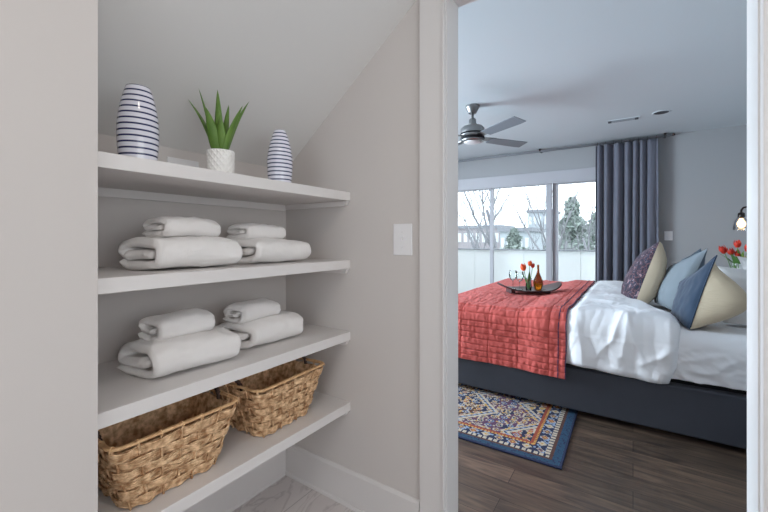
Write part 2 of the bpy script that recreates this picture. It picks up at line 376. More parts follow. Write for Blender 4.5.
towel('small rolled white hand towel on top of the left towel, second shelf',-1.085,.498,1.0415+.091,.112,.066,.200,.021,21.,.0,G2,1.45)
towel('small rolled white hand towel on top of the right towel, second shelf',-1.105,.780,1.0415+.083,.112,.064,.200,.021,25.,.0,G2,1.45)
towel('small rolled white hand towel on top of the left towel, third shelf',-1.105,.490,.7375+.095,.112,.078,.195,.021,31.,-.03,G2,1.45)
towel('small rolled white hand towel on top of the right towel, third shelf',-1.120,.772,.7375+.093,.108,.074,.195,.021,37.,.0,G2,1.45)
# ------------------------------------------------------------ baskets
def basket_parts(root,sy0,sy1,sx0,sx1,h,seed):
    """rim sizes sy1 (along Y), sx1 (along X); floor sizes sy0, sx0"""
    R=random.Random(seed)
    def per(s,z):
        k=z/h; a=(sx0+(sx1-sx0)*k)/2; b=(sy0+(sy1-sy0)*k)/2; r=.028
        segs=[2*(b-r),PI*r/2,2*(a-r),PI*r/2]*2; L=sum(segs); d=(s%1)*L
        cs=[(a-r,b-r),(-(a-r),b-r),(-(a-r),-(b-r)),(a-r,-(b-r))]
        # start: +x side going +y
        dirs=[((1,0),(0,1)),((0,1),(-1,0)),((-1,0),(0,-1)),((0,-1),(1,0))]
        for q in range(4):
            ls=2*(b-r) if q%2==0 else 2*(a-r); nrm,tan=dirs[q]
            if d<ls:
                cx,cy=cs[q-1] if q else cs[3]
                st=cs[3] if q==0 else cs[q-1]
                return Vector((st[0]+nrm[0]*r+tan[0]*d,st[1]+nrm[1]*r+tan[1]*d,z)),Vector((nrm[0],nrm[1],0))
            d-=ls
            if d<PI*r/2:
                an=d/r; nx=nrm[0]*cos(an)+tan[0]*sin(an); ny=nrm[1]*cos(an)+tan[1]*sin(an)
                return Vector((cs[q][0]+nx*r,cs[q][1]+ny*r,z)),Vector((nx,ny,0))
            d-=PI*r/2
        return per(0,z)
    ns=22; rows=6; m=MB()
    # inner skin so nothing shows through
    def skin(u,v):
        p,n=per(u,.003+v*(h-.016)); return p-n*.0055
    m.grid(skin,96,8,True)
    m.box(-sx0/2+.008,sx0/2-.008,-sy0/2+.008,sy0/2-.008,.001,.006)
    rh=(h-.014)/rows
    for r in range(rows):
        for k in range(7):
            ph=R.random()*10; wob=.0013; z0=.003+rh*(r+(k+.5)/7); pts=[]; NP=150
            for i in range(NP):
                s=i/NP; zz=z0+wob*math.sin(s*2*PI*17+ph)+.0012*nz(s*30,ph,r)-.0028*(1-abs(sin(PI*ns*s)))*(k-3)*.45
                p,n=per(s,min(max(zz,.003),h-.011))
                amp=.0052*sin(PI*ns*s+r*PI); pts.append(p+n*(.001+amp+.0022*nz(s*40,ph*3,k)))
            m.loop(pts,rh/7*.62,5,.8)
    # upright stakes
    for i in range(ns):
        s=(i+.5)/ns; pts=[]
        for j in range(12):
            z=h*j/11; p,n=per(s,z); pts.append(p+n*(.0012+.0005*sin(j*1.3)))
        m.tube(pts,.0030,6)
    for i in range(150):
        s=R.random(); z=R.uniform(.01,h-.02); p,n=per(s,z); q,_=per(s+R.uniform(.008,.02)*R.choice((-1,1)),z+R.uniform(-.004,.008)); m.tube([p+n*.004,(p+q)/2+n*.0085,q+n*R.uniform(.005,.010)],[.0009,.0009,.0005],4)
    body=obj('woven_body',m,M['wicker'],root)
    rm=MB()
    for o_,z,ra in((.0035,h+.002,.0042),(-.004,h+.001,.0036)):
        rm.loop([per(i/120,h)[0]+per(i/120,h)[1]*o_+Vector((0,0,z-h)) for i in range(120)],ra,6)
    for i in range(ns):
        p,n=per((i+.5)/ns,h); t=n.cross(Vector((0,0,1)))
        rm.tube([p+n*(.0085*cos(a))+Vector((0,0,-.002+.0095*sin(a))) for a in [k*PI/5-.4 for k in range(7)]],.0019,5)
    obj('rim',rm,M['rim'],root)
    for s_ in(-1,1):
        hm=MB(); yb=s_*(sy1/2+.002)
        hm.tube([(.045*cos(a),yb+s_*.006*sin(a)-s_*.012,h-.014+.036*sin(a)) for a in [k*PI/12 for k in range(13)]],.0062,7)
        for k in range(11):
            a=PI*(k+.8)/12; c=Vector((.045*cos(a),yb-s_*.012+s_*.006*sin(a),h-.014+.036*sin(a)))
            hm.ball(c,.0082,8,(.6,1,1))
        obj('handle',hm,M['wickerdark'],root)
b=thing('basket','woven seagrass basket on the left of the lowest shelf, nearest the camera','basket',(-1.163,.541,.4383),group='woven baskets on the lowest shelf')
basket_parts(b,.245,.343,.205,.285,.187,3)
b=thing('basket','woven seagrass basket on the right of the lowest shelf, beside the switch wall','basket',(-1.172,.945,.4383),(0,0,math.radians(3)),group='woven baskets on the lowest shelf')
basket_parts(b,.235,.335,.205,.285,.185,8)
# ------------------------------------------------------------ vases, aloe
def vase(label,x,y,r,h,top,matl):
    o=thing('vase',label,'vase',(x,y,1.3284),group='striped egg-shaped vases')
    pr=[]
    for i in range(37):
        t=i/36; base=.86+.14*sin(PI*min(t/.45,1)*.5) if t<.45 else None
        rr=r*base if base else top+(r-top)*max(0,(1-((t-.45)/.55)**1.7))**.95 if t<1 else top
        pr.append((rr,t*h))
    pr=[(r*.8,0)]+pr[1:]+[(top*.93,h+.001),(top*.8,h-.003),(top*.8,h-.02)]
    obj('vase_body',MB().lathe(pr,48),matl,o)
    obj('opening',MB().lathe([(.0005,h-.019),(top*.79,h-.0185)],32),M['slot'],o)
vase('larger navy striped white vase at the left end of the top shelf',-1.12,.468,.0495,.213,.029,M['stripe'])
vase('smaller navy striped white vase on the right of the top shelf',-1.12,.957,.0475,.214,.021,M['stripe2'])
PC=Vector((-1.12,.712,1.3284))
pt=thing('potted_aloe','spiky green aloe in a textured white pot between the striped vases','plant',PC)
def potf(u,v):
    a=2*PI*u; r=.038+.002*v; z=v*.088
    e=abs(((u*14+v*4)%1)-.5)*2; e2=abs(((u*14-v*4)%1)-.5)*2; d=.0028*(max(e,e2)**3)
    if v<.03 or v>.97: d=.001
    return ((r+d)*cos(a),(r+d)*sin(a),z)
pm=MB().grid(potf,224,60,True); pm.lathe([(.040,.088),(.0375,.0885),(.037,.078)],40,cap=False); pm.lathe([(.0005,.001),(.038,.0005)],40,cap=False)
pot=obj('pot',pm,M['pot'],pt); obj('soil',MB().lathe([(.0005,.078),(.0372,.077)],32,cap=False),M['soil'],pt)
fwd=Vector((-sin(YAW),cos(YAW),0)); s=.00324
for i,(dx,py,dep,w,bx,cur) in enumerate([(-36,95,.01,.012,-9,.8),(-20,88,-.01,.013,-7,.35),(-6,85,.012,.012,-3,.1),(6,101,.01,.010,2,.1),(29,99,.0,.012,8,.75),(26,107,-.02,.011,7,.6),(0,105,-.015,.012,0,.2),(-9,110,-.026,.016,-2,.1),(5,116,-.026,.013,5,.3),(-14,112,.02,.013,-5,.3)]):
    tip=RT*dx*s+fwd*dep*1.6+Vector((0,0,.088+(150-py)*s)); base=RT*bx*s*.55+fwd*dep*.4+Vector((0,0,.076))
    L=(tip-base); mid=base+L*.45-(Vector((L.x,L.y,0))*.28*cur)+Vector((0,0,L.z*.05)); ax=L.normalized()
    outd=Vector((L.x,L.y,0)); outd=outd.normalized() if outd.length>.01 else -fwd
    if abs(dx)<14: outd=-fwd
    m=MB()
    def leaf(u,v,base=base,mid=mid,tip=tip,w=w,outd=outd):
        p=base*(1-v)**2+mid*2*v*(1-v)+tip*v*v
        tg=((mid-base)*(1-v)+(tip-mid)*v).normalized(); sd=tg.cross(outd)
        sd=sd.normalized() if sd.length>1e-4 else RT; nn=sd.cross(tg).normalized()
        ww=w*1.25*(1-v**1.6)**.8*(.75+.5*math.sin(PI*min(v*2,1)*.5)); a=2*PI*u
        x=cos(a); y=sin(a); th=.36 if y<0 else -.12*(1-abs(x))
        return p+sd*x*ww+nn*(-y*ww*.4 if y<0 else (-.25*ww*abs(y)))
    m.grid(leaf,12,16,True); obj('leaf',m,M['aloe'],pt)
# ------------------------------------------------------------ switch + wall plates
def plate(name,label,cat,loc,rot,w,h,kind):
    o=thing(name,label,cat,loc,rot)
    obj('plate',MB().box(-w/2,w/2,-.006,0,-h/2,h/2),M['plate'],o,bevel=.003)
    if kind=='toggle':
        obj('toggle',MB().box(-.006,.006,-.0065,-.0061,-.013,.013).box(-.004,.004,-.016,-.0065,-.002,.008),M['plate'],o)
        [obj('screw',MB().lathe([(.003,-.001),(.003,.001)],10),M['plate'],o,loc=(0,-.0065,zz),rot=(PI/2,0,0)) for zz in(.03,-.03)]
    elif kind=='outlet':
        for dx in(-.024,.024): obj('socket',MB().box(dx-.016,dx+.016,-.0085,-.006,-.014,.014),M['plate'],o,bevel=.002)
    else:
        obj('rocker',MB().box(-.016,.016,-.0095,-.006,-.032,.032),M['plate'],o,bevel=.002)
    return o
plate('light_switch','white toggle light switch on the wall left of the doorway','light switch',(-.7365,D-.0001,1.128),(0,0,0),.084,.122,'toggle')
plate('wall_switch','small white wall plate to the right of the grey curtain','wall plate',(.369,W-.0001,1.170),(0,0,0),.085,.115,'rocker')
o=plate('wall_outlet','white outlet plate low on the wall behind the top shelf aloe','outlet',(XB+.0001,.735,1.393),(0,0,math.radians(90)),.118,.07,'outlet')
# ------------------------------------------------------------ bed
BX0,BX1,BY0,BY1=-1.25,.98,2.645,4.78; MZ=.600
bed=thing('bed','charcoal upholstered platform bed dressed in white with a coral quilt','bed',(0,BY0,0))
bw=BY1-BY0
obj('side_rail',MB().box(BX0,BX1,0,.07,.035,.305),M['charcoal'],bed,bevel=.012)
obj('side_rail',MB().box(BX0,BX1,bw-.07,bw,.035,.305),M['charcoal'],bed,bevel=.012)
obj('foot_rail',MB().box(BX0-.001,BX0+.07,.071,bw-.071,.035,.305),M['charcoal'],bed,bevel=.012)
obj('headboard',MB().box(BX1+.001,BX1+.09,-.02,bw+.02,.035,1.08),M['charcoal'],bed,bevel=.02)
obj('slat_base',MB().box(BX0+.071,BX1,.071,bw-.071,.20,.26),M['black'],bed)
for x in(BX0+.12,BX1-.15):
    for y in(.13,bw-.13): obj('leg',MB().box(x-.03,x+.03,y-.03,y+.03,.0095 if x<0 else .001,.199),M['black'],bed)
my0,my1,mx0,mx1=BY0+.045,BY1-.045,BX0+.075,BX1-.01
my0b=BY0+.085
mt=obj('mattress',MB().box(mx0+.01,mx1-.005,BY0+.073,BY1-.073,.262,MZ-.03),M['black'],None,bevel=.03)
setp(mt,label='dark sided mattress seen as a black line above the bed rail',category='mattress')
# envelope of the bedding: parameter a = arc length measured from the near top edge (negative = hanging side)
def env(a,off,R=.07,ytop=MZ,side=BY0+.035,far=BY1-.035,foldz=0):
    """a<0 hanging; returns (y,z,ny,nz)"""
    q=R*PI/2
    if a<0: return side-off, ytop-R+a, -1,0
    if a<q:
        t=a/R; return side+R-(R+off)*cos(t), ytop-R+(R+off)*sin(t), -cos(t), sin(t)
    wt=far-side-2*R; a-=q
    if a<wt: return side+R+a, ytop+off, 0,1
    a-=wt
    if a<q:
        t=a/R; return far-R+(R+off)*sin(t), ytop-R+(R+off)*cos(t), sin(t),cos(t)
    a-=q; return far+off, ytop-R-a, 1,0
R_=.07; ARC=R_*PI+(BY1-BY0-.07)-2*R_
# fitted sheet
def sheetf(u,v):
    x=-.20+u*(mx1+.20); a=-.187+v*(ARC+.374)
    hang=smooth(.05,-.06,a)
    w=.012*abs(nz(x*5+2,a*9,1.2))*smooth(.0,.2,x)+hang*smooth(.05,.2,x)*(.030*(.5-abs(nz(x*7,a*16,5)))+.016*(.5-abs(nz(x*15+a*9,a*22,2))))+.002*nz(x*12,a*12,7)
    y,z,_,_=env(a,.008+w*(.4+.6*hang)+.004)
    if a<-.1: y+= -.004*sin(x*26)
    return (x,y,z-0.004)
o=obj('bed_sheet',MB().grid(sheetf,170,300),M['sheet'],None,solid=.003)
setp(o,label='rumpled white sheet covering the head end of the mattress',category='sheet')
# duvet
DX0,DX1=-.66,.215
CR=[(-.215,-.025,-.17,-.12,-.016,.020),(-.05,.085,-.185,-.126,.030,.022),(-.025,.07,-.05,-.09,.022,.016),(-.02,.06,.035,-.075,.024,.018),(.185,-.02,.04,-.11,.030,.020),(.185,-.02,.175,-.19,.026,.016),(-.12,0,-.115,-.15,-.022,.018),(0,-.02,0,-.16,-.020,.020),(.09,.02,.11,-.08,-.020,.018),(.04,-.11,.16,-.16,.018,.016),(-.28,.02,-.25,-.2,.016,.02),(-.10,-.17,.12,-.185,.012,.014),(-.20,.22,.05,.42,.010,.03),(-.05,.35,.10,.18,.012,.03),(-.30,.6,-.05,.5,.010,.03),(-.25,.9,.0,1.1,.012,.03),(-.30,.10,-.20,.30,.010,.03)]
def crease(x,a):
    t=0
    for x0,a0,x1,a1,am,wd in CR:
        dx,da=x1-x0,a1-a0; k=min(max(((x-x0)*dx+(a-a0)*da)/(dx*dx+da*da),0),1)
        d=math.hypot(x-x0-k*dx,a-a0-k*da); t+=.78*am*math.exp(-math.sqrt(d*d+.00003)/(wd+.004))*(.5+.5*sin(PI*(.15+.7*k)))
    return t
def ridge(x,y,s,sh=0):
    return 1-abs(nz(x*s+sh,y*s+sh*2,sh))*2.2
def duvf(u,v):
    a0=-.212; a=a0+v*(ARC+.36)
    hang=smooth(.10,-.10,a)
    # right border: curves slightly
    edge=DX1+.012*sin(a*5)-.045*smooth(-.10,-.26,a)+.02*nz(a*3,0,3)
    if a>.25: edge-= .16*smooth(.25,.95,a)
    x=DX0+u*(edge-DX0)
    d=(edge-x); th=.062*math.sqrt(max(0,1-(1-min(d/.07,1))**2))
    dh=a-a0; bot=math.sqrt(max(0.02,1-(1-min(dh/.045,1))**2))
    dl=smooth(-.385,-.29,x)
    th*= (.35+.65*bot)
    th*=smooth(-.66,-.50,x)*(.50+.50*dl)
    # folds: diagonal creases fanning down the hanging side
    cx=x-.02; fan=cx/(.32+max(0,-a+.15)*.55)
    f=crease(x+.02*nz(x*6,a*6,1),a+.02*nz(x*6,a*6,5))+.012*hang*(abs(sin(fan*9+1.2*nz(x*2,a*3,8)))-.45)*smooth(.12,-.12,a)
    f+=.018*hang*ridge(x+a*.7,a*.35,5,1.5)*.6
    puff=.016*nz(x*3.1,a*3.1,11)+.008*nz(x*8,a*7,4)+.004*abs(nz(x*20,a*15,9))
    w=(f+puff)*min(1,d/.05+.1)*dl
    y,z,ny,nzz=env(a,.012+th+max(w,-.012),.07)
    if a<0: y-= .012*hang*dl
    z-= .010*sin(x*7+.8)*smooth(a0+.05,a0,a)
    return (x,y,z)
o=obj('duvet',MB().grid(duvf,210,420),M['duvet'],None,solid=.004)
setp(o,label='puffy white duvet spread over the middle of the bed',category='duvet')
# coral quilt
QX0,QX1=-1.285,-.352
def quilt_h(s,x):
    # s = arc across, stitched channels
    p=.041; g=abs(((s+.004*nz(x*6,s*6,2))/p)%1-.5)*2; h=1-g**6
    q=abs(((x+.25)/.205)%1-.5)*2; h*=1-q**40
    return h
def quiltf(u,v):
    a0=-.283; x=QX1-u*(QX1-QX0)-0.0; a=a0+v*(ARC+.55)
    lift=.044+.026*smooth(-.66,-.50,x)
    b=.012*quilt_h(a,x)+.0055*nz(x*34,a*16,6)+.003*nz(x*70,a*50,6)+.006*nz(x*5,a*4,1)
    if a<0: b+=.010*nz(x*4.5,a*2,14)*min(1,-a/.1)
    y,z,ny,nzz=env(a,lift+b-.018,.075)
    if a<-.10: y-= .012*smooth(-.10,-.2,a)+.0
    X=x+.010*nz(a*4,x*2,7)*(u<.03)
    return (X,y,z)
NU,NV=230,640
q=MB().grid(quiltf,NU,NV)
quilt=obj('quilt',q,M['coral'],None,solid=.006)
# drape over the foot end
setp(quilt,label='coral quilted bedspread folded across the foot of the bed',category='bedspread')
def footf(u,v):
    yy=.04+u*(bw-.08); a=v*.35
    z=MZ+.04-.0-(.05*(1-cos(min(a/.05,PI/2))) if a<.0785 else .05+(a-.0785)); xx=QX0+.0-(.05*sin(min(a/.05,PI/2)))
    return (xx-.006*quilt_h(a,yy)+.004*nz(yy*5,a*4,3),BY0+yy,z)
obj('foot_drop',MB().grid(footf,160,60),M['coral'],quilt,solid=.006)
def pipe_line(x):
    m=MB(); u=(QX1-x)/(QX1-QX0); pts=[]
    for i in range(300):
        a=Vector(quiltf(u,i/299)); b=Vector(quiltf(u,min(1,i/299+.002)))-Vector(quiltf(u,max(0,i/299-.002)))
        n=Vector((0,-b.z,b.y)).normalized(); pts.append(a+n*.0060)
    return m.tube(pts,.0036,6)
obj('piping',pipe_line(QX1-.001),M['piping'],quilt); obj('piping',pipe_line(QX1-.048),M['piping'],quilt)
# ------------------------------------------------------------ cushions
def bump2(u,v,p=.55):
    v=(v+.12)/1.12; return (max(0,(1-(2*u-1)**2))*max(0,(1-(2*v-1)**2)))**p
def cushion(label,BN,BF,TF,TN,front,back,mf,mb,name='cushion',cat='cushion',group=None,zmin=.625,pipe=None,pf=.5,pb=.5,fold=0,n=34,pull=.05):
    BN,BF,TF,TN=[Vector(p) for p in(BN,BF,TF,TN)]; c=(BN+BF)/2; c.z=min(BN.z,BF.z)
    root=thing(name,label,cat,c,group=group)
    fv=Vector(front); bv=Vector(back)
    def base(u,v):
        pu=pull*4*v*(1-v); pv=pull*4*u*(1-u)
        uu=.5+(u-.5)*(1-pu*2*abs(u-.5)*1.6); vv=.5+(v-.5)*(1-pv*2*abs(v-.5)*1.6)
        return (BN*(1-uu)*(1-vv)+BF*uu*(1-vv)+TF*uu*vv+TN*(1-uu)*vv)
    def mk(vec,p,sd):
        def fn(u,v):
            b=base(u,v)+vec*bump2(u,v,p)*(1+(.25 if p<.6 else -.1)*(.5-v))
            b+=vec.normalized()*(.006*nz(u*4+sd,v*4,sd)+.003*nz(u*11,v*9+sd,2))*min(1,bump2(u,v)*4)
            if b.z<zmin: b.z=zmin-.25*(zmin-b.z)*.3
            return b-c
        return fn
    obj('front_panel',MB().grid(mk(fv,pf,1),n,n),mf,root); obj('back_panel',MB().grid(mk(bv,pb,9),n,n),mb,root)
    if pipe:
        per=[(i/n,0) for i in range(n)]+[(1,i/n) for i in range(n)]+[(1-i/n,1) for i in range(n)]+[(0,1-i/n) for i in range(n)]
        f=mk(fv*0.0001,1,3); obj('piping',MB().loop([f(u,v) for u,v in per],.004,6),pipe,root)
    return root
cushion('dark floral print cushion with beige ribbed back, farthest left on the bed',(.012,3.36,.640),(-.05,3.86,.640),(.09,3.90,1.04),(.168,3.47,1.118),(-.085,-.02,.0),(.145,-.05,-.02),M['floral'],M['beige'],zmin=.635,pb=.42)
cushion('pale slate blue cushion behind the navy velvet one',(.27,3.20,.635),(.175,3.62,.635),(.255,3.70,.925),(.412,3.24,1.07),(-.09,-.03,0),(.09,0,0),M['slate'],M['slate2'],zmin=.625,pf=.42)
cushion('steel blue cushion mostly hidden behind the pale slate one',(.40,3.70,.63),(.33,4.15,.63),(.36,4.2,.95),(.435,3.74,1.062),(-.07,0,0),(.09,0,0),M['slate2'],M['slate2'],zmin=.63)
cushion('navy velvet cushion with beige back and dark piping, nearest the camera',(.268,2.72,.618),(.228,3.20,.618),(.262,3.20,.835),(.400,2.84,1.035),(-.042,-.01,0),(.24,-.17,.0),M['navy'],M['beige'],zmin=.618,pipe=M['navy'],pf=.5,pb=.92)
cushion('white bed pillow leaning behind the navy and beige cushion',(.45,3.00,.625),(.95,3.06,.625),(.93,3.20,.93),(.425,3.06,.965),(.0,-.085,0),(0,.085,0),M['pillow'],M['pillow'],'pillow','pillow',zmin=.622,pull=.05)
cushion('white bed pillow standing upright at the back, nearest the red tulips',(.60,3.22,.625),(.96,3.34,.625),(.95,3.44,1.04),(.565,3.32,1.02),(.0,-.08,0),(0,.08,0),M['pillow'],M['pillow'],'pillow','pillow',zmin=.622,pull=.11)
# ------------------------------------------------------------ tray and things on it
TC=Vector((-.775,3.50,.661)); trot=YAW+.05
tr=thing('serving_tray','dark boat-shaped wooden serving tray on the coral quilt','tray',TC,(0,0,trot))
def trayz(x,y): 
    r=abs(x)/.285; return .004+.078*r**2.4+.022*min(1,abs(y)/.15)**2.2*(1-r)
def trayf(sgn):
    def fn(u,v):
        t=2*u-1; x=.285*t; wy=.145*(1-abs(t)**2.2)**.6*(1)+.010; y=wy*(2*v-1)
        return (x,y,trayz(x,y)+(0 if sgn>0 else -.010*(1-.6*abs(t)**3)*1))
    return fn
m=MB().grid(trayf(1),60,24); obj('tray_bowl',m,M['tray'],tr,solid=.010)
obj('foot',MB().box(-.19,-.15,-.06,.06,-.012,.022),M['tray'],tr,bevel=.004); obj('foot',MB().box(.13,.17,-.06,.06,-.012,.02),M['tray'],tr,bevel=.004)
def ontray(dx,dy): 
    p=TC+Matrix.Rotation(trot,3,'Z')@Vector((dx,dy,0)); p.z=TC.z+trayz(dx,dy)+.001; return p
bp=ontray(.082,.0)
bo=thing('bottle','amber glass teardrop bottle with a tall neck on the tray','bottle',bp)
obj('bottle_body',MB().lathe([(.022,0),(.030,.004),(.036,.03),(.042,.06),(.040,.085),(.029,.115),(.016,.145),(.011,.165),(.0095,.20),(.0095,.225),(.011,.228),(.008,.229)],32),M['amber'],bo)
vp=ontray(-.008,-.005)
vo=thing('glass_vase','small clear glass vase holding orange tulips on the tray','vase',vp)
obj('vase_body',MB().lathe([(.018,0),(.024,.003),(.026,.04),(.022,.08),(.026,.115)],28,cap=False).lathe([(.024,.114),(.020,.08),(.024,.04),(.022,.006),(.0005,.005)],28,cap=False),M['clear'],vo)
def tulip(label,base,tip,r,pm,group,leaf=True,bend=(0,0,0)):
    base=Vector(base); tip=Vector(tip); o=thing('tulip',label,'tulip',base,group=group); e=tip-base; md=e*.5+Vector(bend)
    pts=[md*2*t*(1-t)+e*t*t for t in [k/10 for k in range(11)]]
    obj('stem',MB().tube(pts,.0026,6),M['stem'],o); ax=(pts[-1]-pts[-3]).normalized(); q=ax.to_track_quat('Z','Y')
    for k in range(6):
        a0=k*PI/3; rr=r*(1 if k%2 else .9)
        def pf(u,v,a0=a0,rr=rr):
            an=a0+(u-.5)*1.25*(1-.75*v**3); ra=rr*sin(PI*min(.12+v*.62,1))*(1-.25*v)+.0008*k; z=rr*2.6*v-abs(u-.5)*rr*.5*v
            return q@Vector((ra*cos(an),ra*sin(an),z))+e
        obj('petal',MB().grid(pf,7,10),pm,o)
    if leaf:
        sd=Vector((rnd.uniform(-1,1),rnd.uniform(-1,1),0)).normalized()
        def lf(u,v): 
            c=e*.1+sd*.05*v*v*1.3+Vector((0,0,e.z*.75*v)); return c+sd.cross(Vector((0,0,1)))*(u-.5)*.022*sin(PI*(.12+.88*v))+sd*abs(u-.5)*.004
        obj('leaf',MB().grid(lf,5,12),M['stem'],o)
g='orange tulips in the glass vase on the tray'
for i,(dx,dz,r,l,pm) in enumerate([(-.040,.180,.027,'wide open orange tulip, leftmost in the glass vase on the tray','petal'),(.010,.222,.020,'tallest orange tulip standing in the glass vase on the tray','petal'),(.034,.205,.018,'slim red-orange tulip, rightmost in the glass vase on the tray','petalred')]):
    tulip(l,vp+Vector((.004*(i-1),.004*(i-1),.008)),vp+RT*dx+Vector((0,0,dz)),r,M[pm],g)
def wineglass(label,p):
    o=thing('wine_glass',label,'wine glass',p,group='wine glasses on the tray')
    obj('bowl',MB().lathe([(.003,.075),(.020,.085),(.032,.105),(.035,.13),(.030,.165)],28,cap=False),M['clear'],o)
    obj('stem',MB().lathe([(.003,.004),(.003,.076)],12),M['clear'],o); obj('foot',MB().lathe([(.030,0),(.030,.002),(.004,.005)],28),M['clear'],o)
wineglass('clear stemmed wine glass, leftmost item on the tray',ontray(-.145,.01)); wineglass('clear stemmed wine glass beside the tulip vase on the tray',ontray(-.075,.03))
# ------------------------------------------------------------ rug
RX0,RX1,RY0,RY1=-2.45,-.290,1.965,3.5
rw,rl=RX1-RX0,RY1-RY0; nx_,ny_=540,300; rm=MB(); P={'navy':srgb(36,44,76),'blue':srgb(38,72,100),'cream':srgb(198,184,164),'rust':srgb(160,72,50),'gold':srgb(204,160,84),'plum':srgb(96,62,92),'sky':srgb(140,160,190),'brown':srgb(88,56,46),'red':srgb(188,84,76)}
vs=[(i/nx_*rw,j/ny_*rl,.008) for i in range(nx_+1) for j in range(ny_+1)]
fs=[(i*(ny_+1)+j,(i+1)*(ny_+1)+j,(i+1)*(ny_+1)+j+1,i*(ny_+1)+j+1) for i in range(nx_) for j in range(ny_)]
rm.add(vs,fs,True)
def H2(a,b): 
    v=math.sin(a*127.1+b*311.7)*43758.5453; return v-math.floor(v)
def rugcol(i,j):
    x=rw-(i+.5)/nx_*rw; y=(j+.5)/ny_*rl; d=min(y,x,rl-y,rw-x); e=x if d==x or d==rw-x else y
    along=y if d in(x,rw-x) else x
    if d<.014: return P['navy']
    if d<.050: return P['blue'] if H2(i//2,j//2)>.12 else P['navy']
    if d<.068: return P['brown']
    if d<.092:
        k=(along/.03)%1; return P['cream'] if abs(k-.5)<.34 else P['navy']
    if d<.150:
        k=(along/.075)%1; c=(along/.075)//1; rr=abs(k-.5)*.075+abs(d-.121)
        if rr<.010: return P['gold']
        if rr<.020: return [P['rust'],P['plum'],P['cream']][int(c)%3]
        if rr<.027: return P['cream']
        return P['navy'] if H2(i//3,j//3)>.25 else P['sky']
    if d<.165: return P['gold'] if (along/.02)%1<.6 else P['rust']
    if d<.178: return P['rust']
    # field: zigzag bands crossing a small scatter of motifs
    z=(x*1.0+.16*abs(((y/.42)%1)-.5)*4*.55)
    b=z/.30; k=b%1; c=int(b)%3; n=nz(x*9,y*9,3); hh=H2(i//3,j//3)
    if k<.07: return P['cream']
    if k<.13: return P['sky'] if (y/.03)%1<.5 else P['navy']
    if k<.19: return P['cream'] if hh>.3 else P['gold']
    cell=.058; ci,cj=math.floor(x/cell),math.floor(y/cell+.5*(math.floor(x/cell)%2)); fx=(x/cell)%1-.5; fy=(y/cell+.5*(ci%2))%1-.5; r=(abs(fx)+abs(fy)) if (ci+cj)%2 else math.hypot(fx,fy)*1.2
    pal=[['rust','red','gold'],['navy','plum','blue'],['navy','rust','plum']][c]
    q=H2(ci,cj)
    if r<.14: return P['gold' if q>.5 else 'cream']
    if r<.28: return P[pal[int(q*3)]]
    if r<.40: return P['cream'] if q>.3 else P['sky']
    if hh<.18: return P['cream']
    if hh<.30: return P['gold']
    return P[['navy','plum','navy'][c]] if n<.15 else P[['rust','navy','brown'][c]]
rug=obj('rug',rm,M['rug'],None,loc=(RX0,RY0,.0005),rot=(0,0,math.radians(.6)))
ca=rug.data.color_attributes.new('Col','FLOAT_COLOR','CORNER'); arr=[]
for i in range(nx_):
    for j in range(ny_): arr+=list(c4(rugcol(i,j)))*4
ca.data.foreach_set('color',arr); rug.modifiers.new('s','SOLIDIFY').thickness=.0075
setp(rug,label='multicoloured patterned rug with a blue border on the dark wood floor',category='rug')
# ------------------------------------------------------------ curtain + rod
CX0,CX1=-.425,.27
cur=thing('curtain','long grey velvet curtain hanging right of the glass doors','curtain',(0,W-.12,0))
def curt(u,v):
    z=.015+v*2.365; k=u; sq=.90+.10*v
    ph=2*PI*(k*7.4+.25*sin(k*9)); amp=.050*(1-.65*smooth(.68,.9,k))*(.75+.25*(1-v))
    x=CX0+(CX1-CX0)*k+.012*sin(ph+1.2)+.010*(1-v)*sin(k*5+2)-.014*(1-v)*(1-k)
    y=amp*sin(ph)+.012*nz(k*9,z*1.3,2)+.004*nz(k*30,z*4,5)
    return (x,y,z)
obj('drape',MB().grid(curt,260,40),M['curtain'],cur,solid=.004)
rod=thing('curtain_rod','thin grey metal curtain rod mounted close under the ceiling','curtain rod',(0,W-.12,2.405))
obj('rod',MB().tube([(-3.0,0,0),(.40,0,0)],.011,12),M['cap'],rod)
obj('rod',MB().tube([(-3.0,.06,.0),(.38,.06,.0)],.008,12),M['cap'],rod)
obj('finial',MB().lathe([(.016,-.002),(.018,.012),(.006,.03)],16),M['darkmetal'],rod,loc=(.40,0,0),rot=(0,PI/2,0))
for x in(.33,-1.12,-2.7): obj('bracket',MB().box(x-.012,x+.012,-.012,.119,-.006,.03),M['darkmetal'],rod)
for k in range(8):
    a=CX0+.03+(CX1-CX0-.06)*k/7; obj('ring',MB().loop([(a+.002*sin(t),.021*cos(t),-.006+.021*sin(t)) for t in [2*PI*i/20 for i in range(20)]],.0025,5),M['darkmetal'],rod)
# ------------------------------------------------------------ ceiling fan
FC=Vector((-1.313,3.524,CH))
fan=thing('ceiling_fan','brushed nickel ceiling fan with grey blades beyond the doorway','ceiling fan',FC)
obj('canopy',MB().lathe([(.068,0),(.070,-.006),(.060,-.030),(.042,-.062),(.036,-.075)],32),M['nickel'],fan)
obj('downrod',MB().tube([(0,0,-.07),(0,0,-.19)],.012,12),M['nickel'],fan)
obj('coupling',MB().lathe([(.018,-.12),(.034,-.135),(.036,-.17),(.05,-.195)],28),M['nickel'],fan)
obj('motor_housing',MB().lathe([(.05,-.193),(.095,-.205),(.114,-.225),(.116,-.262),(.116,-.300),(.110,-.312)],40),M['nickel'],fan)
obj('black_band',MB().lathe([(.117,-.272),(.1185,-.274),(.1185,-.284),(.117,-.286)],40,cap=False),M['black'],fan,label='dark trim ring')
obj('black_band',MB().lathe([(.113,-.312),(.116,-.315),(.116,-.330),(.112,-.333)],40),M['black'],fan,label='dark trim ring')
obj('light_ring',MB().lathe([(.112,-.3335),(.114,-.340),(.108,-.352),(.085,-.354)],40),M['nickel'],fan)
